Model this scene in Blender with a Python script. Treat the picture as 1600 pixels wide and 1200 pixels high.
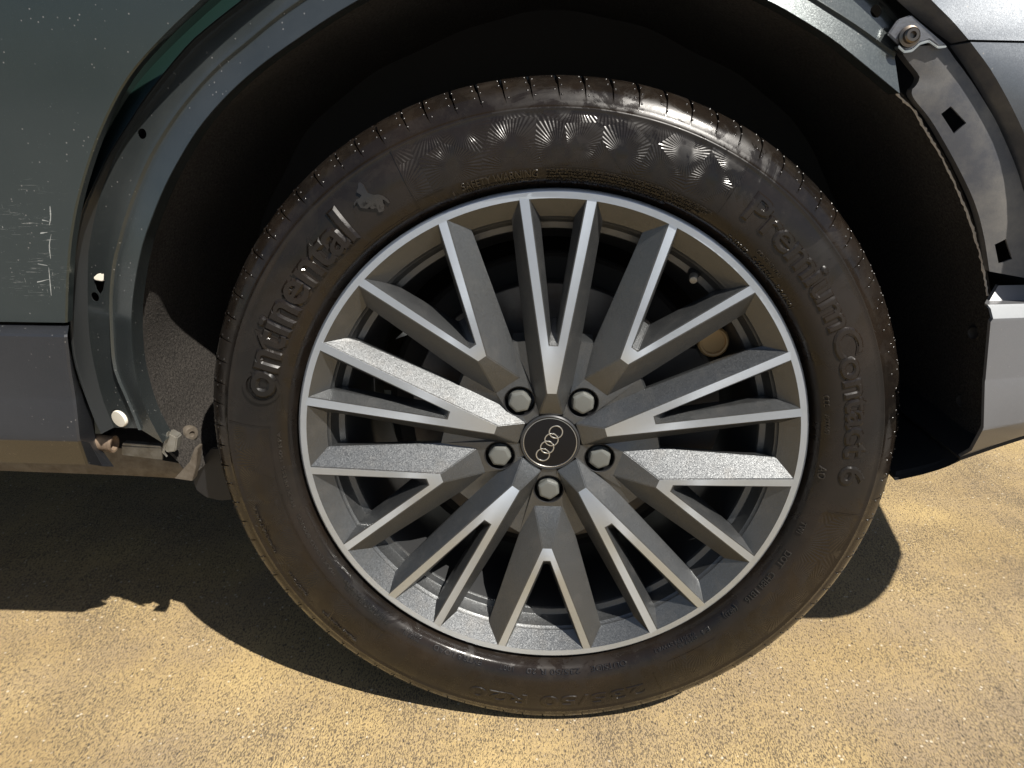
import bpy, bmesh, math, random
from mathutils import Vector, Matrix, geometry
R = math.radians
random.seed(7)
S = bpy.context.scene
for o in list(bpy.data.objects): bpy.data.objects.remove(o)
COL = S.collection

# ------------------------------------------------------------------ camera
CAM = Vector((-0.0189, -0.6909, 0.6873)); PITCH, YAW, ROLL, FPX = 0.34532, -0.03235, 0.01074, 1121.4
fwd = Vector((math.sin(YAW)*math.cos(PITCH), math.cos(YAW)*math.cos(PITCH), -math.sin(PITCH)))
r0 = Vector((math.cos(YAW), -math.sin(YAW), 0)); u0 = r0.cross(fwd)
rgt = r0*math.cos(ROLL)+u0*math.sin(ROLL); upv = -r0*math.sin(ROLL)+u0*math.cos(ROLL)
cd = bpy.data.cameras.new('camera'); cam = bpy.data.objects.new('camera', cd); COL.objects.link(cam)
cam.matrix_world = Matrix.Translation(CAM) @ Matrix((rgt, upv, -fwd)).transposed().to_4x4()
cd.sensor_fit = 'HORIZONTAL'; cd.sensor_width = 36; cd.lens = 36*FPX/1600; cd.clip_start = 0.02; cd.clip_end = 500
S.camera = cam
S.render.resolution_x, S.render.resolution_y = 1024, 768

# ------------------------------------------------------------------ light
SUN = Vector((0.42, -0.45, 0.785)).normalized()
w = bpy.data.worlds.new('World'); S.world = w; w.use_nodes = True
nt = w.node_tree; nt.nodes.clear()
sky = nt.nodes.new('ShaderNodeTexSky'); sky.sky_type = 'NISHITA'; sky.sun_disc = False
sky.sun_elevation = math.asin(SUN.z); sky.sun_rotation = math.atan2(SUN.x, SUN.y)
bg = nt.nodes.new('ShaderNodeBackground'); bg.inputs[1].default_value = 0.05
ow = nt.nodes.new('ShaderNodeOutputWorld')
nt.links.new(sky.outputs[0], bg.inputs[0]); nt.links.new(bg.outputs[0], ow.inputs[0])
sl = bpy.data.lights.new('sun', 'SUN'); sl.energy = 5.0; sl.angle = R(0.53); sl.color = (1, 0.95, 0.87)
so = bpy.data.objects.new('sun', sl); COL.objects.link(so); so.location = SUN*5
so.rotation_euler = SUN.to_track_quat('Z', 'Y').to_euler()
vs = S.view_settings; vs.view_transform = 'Standard'; vs.look = 'None'; vs.gamma = 1; vs.exposure = 0.66
vs.use_curve_mapping = False

# ------------------------------------------------------------------ pixel -> place
def ray(x, y): return rgt*((x-800)/FPX)+upv*((600-y)/FPX)+fwd
def PY(x, y, Y):
    d = ray(x, y); return CAM+d*((Y-CAM.y)/d.y)
def PX(x, y, X):
    d = ray(x, y); return CAM+d*((X-CAM.x)/d.x)

# ------------------------------------------------------------------ material kit
class NT:
    def __init__(s, name):
        s.m = bpy.data.materials.new(name); s.m.use_nodes = True
        s.t = s.m.node_tree; s.t.nodes.clear()
        s.out = s.n('ShaderNodeOutputMaterial'); s.p = s.n('ShaderNodeBsdfPrincipled')
        s.l(s.p.outputs[0], s.out.inputs[0])
        s.tc = s.n('ShaderNodeTexCoord'); s.obj = s.tc.outputs['Object']
    def n(s, t, **k):
        x = s.t.nodes.new(t)
        for a, v in k.items(): setattr(x, a, v)
        return x
    def l(s, a, b): s.t.links.new(a, b)
    def put(s, sock, v):
        if isinstance(v, bpy.types.NodeSocket): s.l(v, sock)
        elif v is not None: sock.default_value = v
    def set(s, **k):
        N = dict(col='Base Color', rough='Roughness', metal='Metallic', coat='Coat Weight', coatr='Coat Roughness', spec='Specular IOR Level', nor='Normal', aniso='Anisotropic', coatn='Coat Normal')
        for a, v in k.items():
            if a == 'col' and isinstance(v, tuple): v = (*v, 1)
            s.put(s.p.inputs[N[a]], v)
    def math(s, op, a, b=None, c=None, clamp=False):
        x = s.n('ShaderNodeMath', operation=op); x.use_clamp = clamp
        for i, v in enumerate((a, b, c)):
            if v is not None: s.put(x.inputs[i], v)
        return x.outputs[0]
    def vm(s, op, a, b=None, sc=None):
        x = s.n('ShaderNodeVectorMath', operation=op)
        s.put(x.inputs[0], a)
        if b is not None: s.put(x.inputs[1], b)
        if sc is not None: s.put(x.inputs['Scale'], sc)
        return x.outputs['Value'] if op in ('DOT_PRODUCT', 'LENGTH') else x.outputs[0]
    def noise(s, scale, detail=3, rough=.55, vec=None, dist=0):
        x = s.n('ShaderNodeTexNoise'); x.inputs['Scale'].default_value = scale
        x.inputs['Detail'].default_value = detail; x.inputs['Roughness'].default_value = rough; x.inputs['Distortion'].default_value = dist
        s.l(vec or s.obj, x.inputs['Vector']); return x.outputs['Fac']
    def voro(s, scale, vec=None, feature='F1', dim='3D', rnd=1):
        x = s.n('ShaderNodeTexVoronoi', feature=feature, voronoi_dimensions=dim); x.inputs['Scale'].default_value = scale
        x.inputs['Randomness'].default_value = rnd
        s.l(vec or s.obj, x.inputs['Vector']); return x
    def map(s, sc=(1, 1, 1), rot=(0, 0, 0), loc=(0, 0, 0), vec=None):
        x = s.n('ShaderNodeMapping'); x.inputs['Scale'].default_value = sc; x.inputs['Rotation'].default_value = rot; x.inputs['Location'].default_value = loc
        s.l(vec or s.obj, x.inputs['Vector']); return x.outputs[0]
    def ramp(s, fac, stops):
        x = s.n('ShaderNodeValToRGB'); s.l(fac, x.inputs[0]); e = x.color_ramp.elements
        while len(e) < len(stops): e.new(0.5)
        for i, (p, c) in enumerate(stops):
            e[i].position = p
            e[i].color = (c, c, c, 1) if isinstance(c, (int, float)) else (*c, 1)
        return x.outputs[0]
    def mix(s, f, a, b, mode='MIX'):
        x = s.n('ShaderNodeMix', data_type='RGBA', blend_type=mode)
        s.put(x.inputs[0], f)
        for i, v in ((6, a), (7, b)): s.put(x.inputs[i], (*v, 1) if isinstance(v, tuple) else v)
        return x.outputs[2]
    def bump(s, h, dist, strength=1, nor=None):
        x = s.n('ShaderNodeBump'); x.inputs['Strength'].default_value = strength; x.inputs['Distance'].default_value = dist
        s.l(h, x.inputs['Height'])
        if nor is not None: s.l(nor, x.inputs['Normal'])
        return x.outputs[0]
    def flakes(s, scale, k):
        g = s.n('ShaderNodeNewGeometry'); v = s.voro(scale)
        c = s.vm('SUBTRACT', v.outputs['Color'], (.5, .5, .5))
        return s.vm('NORMALIZE', s.vm('ADD', g.outputs['Normal'], s.vm('SCALE', c, sc=k))), v.outputs['Color']

def simple(name, col, rough=.5, metal=0, **k):
    m = NT(name); m.set(col=col, rough=rough, metal=metal, **k); return m.m

def mat_paint(name, col, rough=.42, dust=(.22, .21, .2), dustamt=.35, scratch=False, metal=.75, coat=.5):
    m = NT(name)
    nrm, _ = m.flakes(1800, .07)
    sp = m.voro(170); spm = m.ramp(sp.outputs['Distance'], [(0.0, 1), (.08, .8), (.15, 0)])
    gate = m.ramp(m.noise(34, 1), [(.5, 0), (.58, 1)])
    film = m.ramp(m.noise(6, 5, .6), [(.35, 0), (.8, 1)])
    d = m.math('MULTIPLY', film, dustamt)
    d = m.math('ADD', d, m.math('MULTIPLY', m.math('MULTIPLY', spm, gate), .75), clamp=True)
    fine = m.voro(420); fm = m.ramp(fine.outputs['Distance'], [(0, .5), (.13, 0)])
    d = m.math('ADD', d, m.math('MULTIPLY', fm, m.ramp(m.noise(60, 1), [(.5, 0), (.65, .8)])), clamp=True)
    c = m.mix(d, col, dust); met = m.math('MULTIPLY', m.math('SUBTRACT', 1, d, clamp=True), metal)
    if scratch:
        a = m.attr if hasattr(m, 'attr') else None
        at = m.n('ShaderNodeAttribute'); at.attribute_name = 'wear'
        st = m.ramp(m.noise(60, 4, .7, m.map((.8, 1, 14), (0, R(4), 0)), .3), [(.6, 0), (.68, .7)])
        st2 = m.ramp(m.noise(90, 4, .7, m.map((9, 1, .9), (0, R(-6), 0)), .3), [(.66, 0), (.7, 1)])
        f = m.math('MULTIPLY', m.math('MAXIMUM', st, st2), at.outputs['Fac'], clamp=True)
        c = m.mix(f, c, (.42, .42, .4)); met = m.math('MULTIPLY', met, m.math('SUBTRACT', 1, f))
    m.set(col=c, metal=met, rough=rough, coat=coat, coatr=.12, nor=nrm)
    return m.m

def mat_rim():
    m = NT('rim_paint_metallic')
    nrm, vc = m.flakes(2900, .32)
    dirt = m.ramp(m.noise(45, 5, .65), [(.5, 0), (.75, 1)])
    sep = m.n('ShaderNodeSeparateColor'); m.l(vc, sep.inputs[0])
    v = m.math('MULTIPLY_ADD', sep.outputs[0], .2, .9)
    c = m.vm('SCALE', (.105, .109, .112), sc=v)
    c = m.mix(m.math('MULTIPLY', dirt, .2), c, (.13, .11, .085))
    m.set(col=c, metal=m.math('MULTIPLY_ADD', dirt, -.15, .85), rough=.44, nor=nrm, coat=.3, coatr=.06)
    return m.m

def mat_machined():
    m = NT('machined_aluminium')
    s = m.n('ShaderNodeSeparateXYZ'); m.l(m.obj, s.inputs[0])
    rr = m.math('SQRT', m.math('ADD', m.math('MULTIPLY', s.outputs[0], s.outputs[0]), m.math('MULTIPLY', s.outputs[2], s.outputs[2])))
    cv = m.n('ShaderNodeCombineXYZ'); m.l(rr, cv.inputs[0])
    lines = m.noise(2200, 2, .6, cv.outputs[0])
    wob = m.noise(120, 3, .5, m.map((1, .2, 1)))
    b = m.bump(lines, .00012, .5); b = m.bump(wob, .0003, .25, b)
    stain = m.ramp(m.noise(30, 4, .6), [(.45, 0), (.8, 1)])
    c = m.mix(m.math('MULTIPLY', stain, .35), (.60, .665, .76), (.46, .53, .58))
    tg = m.n('ShaderNodeTangent', direction_type='RADIAL', axis='Y')
    m.l(tg.outputs[0], m.p.inputs['Tangent']); m.p.inputs['Anisotropic Rotation'].default_value = .25
    m.set(col=c, metal=1.0, rough=.46, aniso=.45, nor=b, coat=.15, coatr=.15)
    return m.m

def mat_tyre():
    m = NT('tyre_rubber')
    s = m.n('ShaderNodeSeparateXYZ'); m.l(m.obj, s.inputs[0])
    cv = m.n('ShaderNodeCombineXYZ'); m.l(s.outputs[0], cv.inputs[0]); m.l(s.outputs[2], cv.inputs[1])
    v = m.voro(27, cv.outputs[0], dim='2D')
    df = m.vm('SUBTRACT', cv.outputs[0], v.outputs['Position'])
    ds = m.n('ShaderNodeSeparateXYZ'); m.l(df, ds.inputs[0])
    ang = m.math('ARCTAN2', ds.outputs[1], ds.outputs[0])
    lines = m.math('MULTIPLY', m.math('SINE', m.math('MULTIPLY', ang, 46)), m.ramp(v.outputs['Distance'], [(.14, 0), (.42, 1)]))
    tilt = m.vm('DOT_PRODUCT', m.vm('SUBTRACT', v.outputs['Color'], (.5, .5, .5)), df)
    at = m.n('ShaderNodeAttribute'); at.attribute_name = 'facet'
    at2 = m.n('ShaderNodeAttribute'); at2.attribute_name = 'tread'
    h = m.math('ADD', m.math('MULTIPLY', lines, .00017), m.math('MULTIPLY', tilt, .1))
    h = m.math('MULTIPLY', h, at.outputs['Fac'])
    b = m.bump(h, 1.0)
    micro = m.noise(1100, 3, .6); b = m.bump(micro, .0002, .22, b)
    ring = m.noise(140, 3, .5, cv.outputs[0]); b = m.bump(ring, .0004, .12, b)
    film = m.noise(17, 6, .68, None, 1.2)
    wet = m.ramp(film, [(.40, .14), (.49, .2), (.53, .36), (.64, .44)])
    br = m.ramp(m.noise(9, 4, .6), [(.3, 0), (.7, 1)])
    c = m.mix(br, (.015, .0105, .0075), (.006, .0052, .0046))
    dust = m.math('MULTIPLY', m.ramp(m.noise(55, 5, .7), [(.48, 0), (.75, 1)]), m.math('MULTIPLY_ADD', at2.outputs['Fac'], .03, .02))
    c = m.mix(dust, c, (.2, .17, .13))
    # dusty lower half of the tread where it rolled on the concrete
    m.set(col=c, rough=m.math('MULTIPLY', wet, m.math('MULTIPLY_ADD', at2.outputs['Fac'], -.12, 1)), nor=b, spec=.36)
    return m.m

def mat_moulded():
    m = NT('tyre_rubber_moulded')
    m.set(col=(.013, .0105, .0085), rough=m.ramp(m.noise(40, 3), [(.4, .2), (.65, .34)]), nor=m.bump(m.noise(900, 3), .0002, .3), spec=.8)
    return m.m

def mat_concrete():
    m = NT('broomed_concrete')
    ca = R(-24)
    broom = m.noise(1, 4, .62, m.map((640, 230, 1), (0, 0, ca)), .6)
    fine = m.noise(1, 4, .7, m.map((1300, 700, 1), (0, 0, ca)), .6)
    grain = m.noise(600, 4, .7)
    big = m.noise(2.2, 6, .62, m.map(loc=(1.7, .4, 0))); mid = m.noise(8, 6, .68, m.map(loc=(3, 1, 0)))
    wear = m.math('MULTIPLY', m.ramp(big, [(.4, 0), (.62, 1)]), m.ramp(mid, [(.36, 0), (.62, 1)]))
    # open pits between the broom ridges; worn patches have more of them
    th = m.math('ADD', broom, m.math('MULTIPLY_ADD', wear, -.075, m.math('ADD', m.math('MULTIPLY', m.math('SUBTRACT', m.noise(9, 5, .7), .45), .08), m.math('MULTIPLY', m.math('SUBTRACT', m.noise(1, 3, .5, m.map((190, 9, 1), (0, 0, ca))), .5), .16))))
    pit = m.ramp(th, [(.41, 1), (.462, 0)])
    pit2 = m.ramp(fine, [(.34, .9), (.45, 0)])
    v = m.voro(105, m.map((1.5, .8, 1), (0, 0, ca)))
    spk = m.math('MULTIPLY', m.ramp(v.outputs['Distance'], [(.1, 1), (.24, 0)]), m.ramp(m.noise(60, 2, .5), [(.5, 0), (.56, 1)]))
    fz = m.math('MULTIPLY', m.math('SUBTRACT', m.noise(1, 5, .8, m.map((420, 200, 1), (0, 0, ca))), .5), .9)
    tan = m.mix(m.ramp(m.math('ADD', m.noise(4, 7, .6, m.map(loc=(5, 7, 0))), fz), [(.3, 0), (.7, 1)]), (.54, .395, .178), (.31, .22, .105))
    tan = m.mix(m.ramp(m.math('ADD', m.noise(2.6, 8, .66, m.map(loc=(2.3, 8.1, 0))), fz), [(.42, 0), (.68, .8)]), tan, (.27, .21, .15))
    tan = m.mix(m.math('MULTIPLY', wear, .12), tan, (.30, .25, .185))
    tan = m.mix(m.ramp(grain, [(.32, .45), (.55, 0)]), tan, (.33, .25, .14))
    # beyond the stained apron, out of view, slab greyed to cool reflected light
    ln = m.vm('LENGTH', m.vm('ADD', m.obj, (0.0, -.6, 0.0)))
    far = m.ramp(m.math('ADD', m.math('MULTIPLY', ln, .25), m.math('MULTIPLY', m.math('SUBTRACT', mid, .5), .25)), [(.29, 0), (.37, 1)])
    tan = m.mix(far, tan, (.33, .32, .305))
    c = m.mix(m.math('MULTIPLY', pit, .9), tan, (.105, .082, .057))
    c = m.mix(m.math('MULTIPLY', pit2, .6), c, (.17, .13, .08))
    c = m.mix(spk, c, (.07, .058, .045))
    fl = m.voro(80, m.map(loc=(2, 5, 0))); flm = m.math('MULTIPLY', m.ramp(fl.outputs['Distance'], [(.09, 1), (.17, 0)]), m.ramp(m.noise(30, 1, .5, m.map(loc=(9, 2, 0))), [(.49, 0), (.54, 1)]))
    c = m.mix(m.math('MULTIPLY', flm, .6), c, (.75, .68, .55))
    h = m.math('ADD', m.math('MULTIPLY', broom, .8), m.math('ADD', m.math('MULTIPLY', fine, .5), m.math('MULTIPLY', grain, .4)))
    h = m.math('SUBTRACT', h, m.math('ADD', m.math('MULTIPLY', pit, .5), m.math('MULTIPLY', spk, .6)))
    m.set(col=c, rough=.85, nor=m.bump(h, .0009, .7), spec=.3)
    return m.m

def mat_liner():
    m = NT('felt_wheel_liner')
    n1 = m.noise(420, 4, .7); n2 = m.noise(25, 4, .6)
    c = m.mix(m.ramp(n1, [(.3, 0), (.75, 1)]), (.009, .0083, .0078), (.082, .073, .064))
    c = m.mix(m.ramp(n2, [(.3, .35), (.6, 0)]), c, (.03, .027, .025))
    m.set(col=c, rough=.95, nor=m.bump(m.noise(300, 4, .7), .004, .9), spec=.2); return m.m

def mat_plastic(name, col, rough=.5, dust=.4, grain=900):
    m = NT(name)
    d = m.math('MULTIPLY', m.ramp(m.noise(14, 6, .7), [(.42, 0), (.72, 1)]), dust)
    c = m.mix(d, col, (.2, .185, .16))
    m.set(col=c, rough=rough, nor=m.bump(m.noise(grain, 3, .6), .0003, .4)); return m.m

def mat_rust(name, a, b, metal=.3, rough=.6):
    m = NT(name)
    c = m.mix(m.ramp(m.noise(70, 5, .65), [(.35, 0), (.65, 1)]), a, b)
    m.set(col=c, rough=rough, metal=metal, nor=m.bump(m.noise(300, 4, .6), .0008, .5)); return m.m

def mat_disc():
    m = NT('brake_disc_iron')
    s = m.n('ShaderNodeSeparateXYZ'); m.l(m.obj, s.inputs[0])
    rr = m.math('SQRT', m.math('ADD', m.math('MULTIPLY', s.outputs[0], s.outputs[0]), m.math('MULTIPLY', s.outputs[2], s.outputs[2])))
    cv = m.n('ShaderNodeCombineXYZ'); m.l(rr, cv.inputs[0])
    ln = m.noise(900, 3, .6, cv.outputs[0])
    c = m.mix(m.ramp(m.noise(40, 4), [(.4, 0), (.7, .6)]), (.16, .155, .15), (.09, .065, .05))
    m.set(col=c, metal=.8, rough=.45, nor=m.bump(ln, .0005, .5)); return m.m

M = dict(
    paint=mat_paint('body_paint_dusty', (.042, .056, .057), scratch=True, coat=.7, dustamt=.06, rough=.34),
    paint2=mat_paint('body_paint_inner', (.065, .077, .079), dustamt=.2, rough=.27, coat=.6, metal=.75),
    jamb=simple('door_jamb_paint', (.012, .03, .025), .35, .3),
    paint3=mat_paint('body_paint_sunlit_dusty', (.1, .113, .13), rough=.42, dustamt=.25, coat=.3, metal=.6),  # body paint lightened in colour for the sun on the rear panels
    jamb2=simple('dark_gloss_sealer', (.016, .018, .019), .3, .2),
    clad=mat_paint('cladding_grey_satin', (.026, .028, .033), rough=.3, dustamt=.06, metal=.3, coat=.08),
    clad2=mat_paint('cladding_grey_sunlit', (.17, .172, .18), rough=.42, dustamt=.25, metal=.45, coat=.1),  # same cladding plastic, sun brightness mixed into its colour
    silver=mat_paint('cladding_silver', (.5, .52, .54), rough=.4, dustamt=.2, metal=.5),
    rim=mat_rim(), mach=mat_machined(), tyre=mat_tyre(), mould=mat_moulded(), concrete=mat_concrete(), liner=mat_liner(),
    black=simple('black_plastic', (.008, .008, .009), .5), gloss=simple('gloss_black_plastic', (.005, .005, .006), .3, 0, spec=.25),
    darkpaint=simple('barrel_shade_cap_paint', (.05, .051, .053), .35, .5),  # inner barrel: rim paint with shade in its colour; cap edge: plain dark paint
    under=simple('underbody_black', (.012, .011, .01), .8),
    plast=mat_plastic('support_plastic', (.055, .057, .065), .42, .6),
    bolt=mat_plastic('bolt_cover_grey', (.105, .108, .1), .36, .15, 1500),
    chrome=simple('bright_metal', (.62, .62, .6), .28, 1), white=simple('white_plastic_plug', (.72, .68, .58), .5),
    rust=mat_rust('rusty_sill', (.085, .068, .05), (.14, .12, .095), .25), rust2=mat_rust('rusty_pipe', (.24, .175, .12), (.15, .11, .08)),
    galv=mat_rust('galvanised_bracket', (.3, .29, .26), (.19, .175, .145), .6, .45),
    disc=mat_disc(), tan=simple('anodised_tan_metal', (.55, .36, .17), .45, .5), iron=simple('cast_iron_dark', (.035, .033, .032), .55, .4),
    tabm=mat_rust('grey_zinc_tab', (.2, .205, .22), (.14, .14, .15), .7, .35), bronze=simple('zinc_bolt', (.16, .135, .11), .3, 1), seam=simple('frayed_sealer', (.42, .38, .33), .9), rubber=simple('rubber_black', (.012, .012, .012), .6),
)

# ------------------------------------------------------------------ mesh kit
def finish(me, ang=40):
    me.validate(); me.shade_smooth()
    me.set_sharp_from_angle(angle=R(ang))
def obj(name, verts, faces, mats, parent=None, mi=None, ang=40, kind=None):
    me = bpy.data.meshes.new(name); me.from_pydata([tuple(v) for v in verts], [], faces)
    for m in (mats if isinstance(mats, (list, tuple)) else [mats]): me.materials.append(m)
    if mi:
        for p, i in zip(me.polygons, mi): p.material_index = i
    me.update(); finish(me, ang)
    return link(name, me, parent, kind)
def link(name, me, parent=None, kind=None):
    o = bpy.data.objects.new(name, me); COL.objects.link(o); o.parent = parent
    if kind: o['kind'] = kind
    return o
def fix_normals(o):
    bm = bmesh.new(); bm.from_mesh(o.data); bmesh.ops.recalc_face_normals(bm, faces=bm.faces); bm.to_mesh(o.data); bm.free()
    return o
def spline(pts, n):
    """Catmull-Rom through pts (tuples), resampled evenly to n points."""
    P = [Vector(p) for p in pts]; P = [P[0]*2-P[1]]+P+[P[-1]*2-P[-2]]
    D = []
    for i in range(1, len(P)-2):
        for k in range(16):
            t = k/16; a, b, c, d = P[i-1:i+3]
            D.append(.5*((2*b)+(c-a)*t+(2*a-5*b+4*c-d)*t*t+(3*b-a-3*c+d)*t**3))
    D.append(P[-2])
    L = [0]
    for i in range(1, len(D)): L.append(L[-1]+(D[i]-D[i-1]).length)
    out = []; j = 0
    for k in range(n):
        s = L[-1]*k/(n-1)
        while j < len(D)-2 and L[j+1] < s: j += 1
        f = (s-L[j])/max(L[j+1]-L[j], 1e-9); out.append(D[j].lerp(D[j+1], min(max(f, 0), 1)))
    return out
def pxcurve(pts, Y, n): return [PY(p.x, p.y, Y) for p in spline([(a, b, 0) for a, b in pts], n)]
def loft(name, curves, mat, parent, thick=.0012, ang=40, matrows=None, closed=True, dirv=(0, 1, 0)):
    """Sheet through the curves (front), closed with a back sheet 'thick' behind."""
    n = len(curves[0]); m = len(curves); V = [Vector(p) for c in curves for p in c]; F = []; MI = []
    for j in range(m-1):
        for i in range(n-1):
            F.append((j*n+i, j*n+i+1, (j+1)*n+i+1, (j+1)*n+i)); MI.append(matrows[j] if matrows else 0)
    if closed:
        k = len(V); nr = [Vector() for _ in V]
        for f in F:
            q = (V[f[1]]-V[f[0]]).cross(V[f[2]]-V[f[0]])+(V[f[2]]-V[f[0]]).cross(V[f[3]]-V[f[0]])
            for i in f: nr[i] += q
        sgn = 1 if sum((q.dot(Vector(dirv)) for q in nr)) > 0 else -1
        V += [v+q.normalized()*thick*sgn for v, q in zip(V, nr)]
        F0 = list(F); M0 = list(MI)
        F += [tuple(i+k for i in reversed(f)) for f in F0]; MI += M0
        ring = [i for i in range(n)]+[j*n+n-1 for j in range(1, m)]+[(m-1)*n+i for i in range(n-2, -1, -1)]+[j*n for j in range(m-2, 0, -1)]
        for a, b in zip(ring, ring[1:]+ring[:1]): F.append((a, b, b+k, a+k)); MI.append(0)
    o = obj(name, V, F, mat, parent, MI, ang)
    return fix_normals(o) if closed else o
def cut(o, cutters):
    """subtract closed cutter meshes (real holes)"""
    cs = []
    for V, F in cutters:
        c = obj('cutter', V, F, M['black']); fix_normals(c); cs.append(c)
        md = o.modifiers.new('hole', 'BOOLEAN'); md.operation = 'DIFFERENCE'; md.object = c; md.solver = 'EXACT'
    bpy.context.view_layer.update()
    dg = bpy.context.evaluated_depsgraph_get(); me = bpy.data.meshes.new_from_object(o.evaluated_get(dg))
    o.modifiers.clear(); o.data = me; finish(me, 40)
    for c in cs: bpy.data.objects.remove(c)
def prism(pts, d):
    """closed prism from a 3-D polygon pushed by vector d"""
    n = len(pts); V = [Vector(p) for p in pts]+[Vector(p)+Vector(d) for p in pts]
    F = [tuple(range(n)), tuple(range(2*n-1, n-1, -1))]+[(i, (i+1) % n, n+(i+1) % n, n+i) for i in range(n)]
    return V, F
def pxprism(name, px, Y, depth, mat, parent, bevel=.0008):
    V, F = prism([PY(x, y, Y) for x, y in px], (0, depth, 0)); o = fix_normals(obj(name, V, F, mat, parent, ang=35))
    if bevel:
        bm = bmesh.new(); bm.from_mesh(o.data); bmesh.ops.bevel(bm, geom=bm.edges[:], offset=bevel, segments=2, affect='EDGES', clamp_overlap=True); bm.to_mesh(o.data); bm.free(); finish(o.data, 50)
    return o
def cyl(c, axis, prof, seg=24):
    """surface of revolution: prof = [(radius, along)], around axis from c"""
    a = Vector(axis).normalized(); q = a.to_track_quat('Z', 'Y'); V = []; F = []
    for r_, h in prof:
        for k in range(seg):
            t = 2*math.pi*k/seg; V.append(Vector(c)+q @ Vector((r_*math.cos(t), r_*math.sin(t), h)))
    for j in range(len(prof)-1):
        for k in range(seg):
            k2 = (k+1) % seg; F.append((j*seg+k, j*seg+k2, (j+1)*seg+k2, (j+1)*seg+k))
    F.append(tuple(range(seg-1, -1, -1))); F.append(tuple((len(prof)-1)*seg+k for k in range(seg)))
    return V, F
def revolve(prof, seg, closed_prof=False, a0=0, a1=360):
    V = []; F = []; full = a1-a0 >= 360; n = seg if full else seg+1
    for k in range(n):
        t = R(a0+(a1-a0)*k/seg)
        for r_, y in prof: V.append((r_*math.cos(t), y, r_*math.sin(t)))
    m = len(prof)
    for k in range(seg):
        k2 = (k+1) % n
        for j in range(m-1): F.append((k*m+j, k*m+j+1, k2*m+j+1, k2*m+j))
        if closed_prof: F.append((k*m+m-1, k*m, k2*m, k2*m+m-1))
    return V, F

# ------------------------------------------------------------------ ground
V = []; F = []
N = 40
for j in range(N+1):
    for i in range(N+1): V.append((-40+80*i/N, -40+80*j/N, 0))
for j in range(N):
    for i in range(N): F.append((j*(N+1)+i, j*(N+1)+i+1, (j+1)*(N+1)+i+1, (j+1)*(N+1)+i))
g = obj('ground', V, F, M['concrete']); g['kind'] = 'structure'

# ------------------------------------------------------------------ car
car = bpy.data.objects.new('car', None); COL.objects.link(car); car.empty_display_size = .1
car['label'] = 'dark grey car with wheel-arch trim missing and alloy rear wheel on tan concrete'
car['category'] = 'car'

# --- arch flange of the rear quarter, whole arch left to right
N = 90
c0 = [(158, 678), (148, 657), (131, 612), (114, 556), (108, 481), (109, 425), (117, 383), (127, 333), (147, 287), (170, 240), (200, 193), (233, 143), (290, 73), (330, 37), (377, 0), (450, -58), (560, -125), (700, -178), (870, -198), (1040, -182), (1180, -132), (1290, -70), (1370, -10), (1405, 28), (1432, 62)]
c1 = [(178, 668), (169, 646), (157, 612), (141, 537), (137, 462), (138, 400), (141, 375), (153, 317), (166, 278), (183, 237), (214, 186), (244, 145), (300, 77), (340, 41), (386, 5), (458, -52), (565, -118), (702, -170), (870, -190), (1038, -174), (1176, -124), (1284, -63), (1362, -4), (1397, 34), (1424, 68)]
c2 = [(216, 672), (210, 655), (195, 620), (177, 575), (172, 519), (171, 462), (176, 410), (183, 383), (197, 333), (220, 273), (243, 227), (283, 167), (333, 110), (383, 67), (450, 13), (550, -50), (660, -98), (760, -125), (870, -136), (990, -126), (1100, -95), (1200, -48), (1277, 0), (1340, 40), (1400, 84)]
c3 = [(254, 692), (232, 650), (217, 605), (208, 560), (205, 500), (210, 444), (221, 387), (233, 350), (253, 300), (277, 253), (310, 200), (350, 153), (393, 113), (450, 70), (550, 5), (650, -43), (760, -75), (870, -86), (990, -76), (1100, -46), (1200, 0), (1250, 28), (1300, 60), (1347, 97), (1406, 146)]
K0 = pxcurve(c0, -.008, N); K1 = pxcurve(c1, -.001, N); K2 = pxcurve(c2, -.0135, N)
K2a = [a.lerp(b, .92)+Vector((0, .0042, 0)) for a, b in zip(K1, K2)]; K2b = [a.lerp(b, .08)+Vector((0, .0030, 0)) for a, b in zip(K2, pxcurve(c3, -.019, N))]
K3 = pxcurve(c3, -.019, N); K3b = [p+Vector((0, .022, 0)) for p in K3]; K3m = [p+Vector((0, .0025, 0)) for p in K3]
K0b = [p+Vector((0, .03, 0)) for p in K0]
arch = loft('wheel_arch_flange', [K0b, K0, [a.lerp(b, .45) for a, b in zip(K0, K1)], K1, K2a, K2, K2b, K3, K3m, K3b], [M['paint2'], M['jamb2']], car, .0012, 32, matrows=[1, 1, 1, 0, 0, 0, 0, 0, 0])
def hole(px, py, r_, Y=-.004, dep=.05): return cyl(PY(px, py, Y)-Vector((0, .02, 0)), (0, 1, 0), [(r_, 0), (r_, dep)], 20)
tri = prism([PY(x, y, -.004)-Vector((0, .03, 0)) for x, y in [(146, 437), (166, 437), (163, 452), (157, 460), (150, 452)]], (0, .07, 0))
cut(arch, [hole(222, 209, .0046), hole(148, 464, .0047), tri, hole(1370, 17, .0052), hole(187, 653, .0105)])

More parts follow.
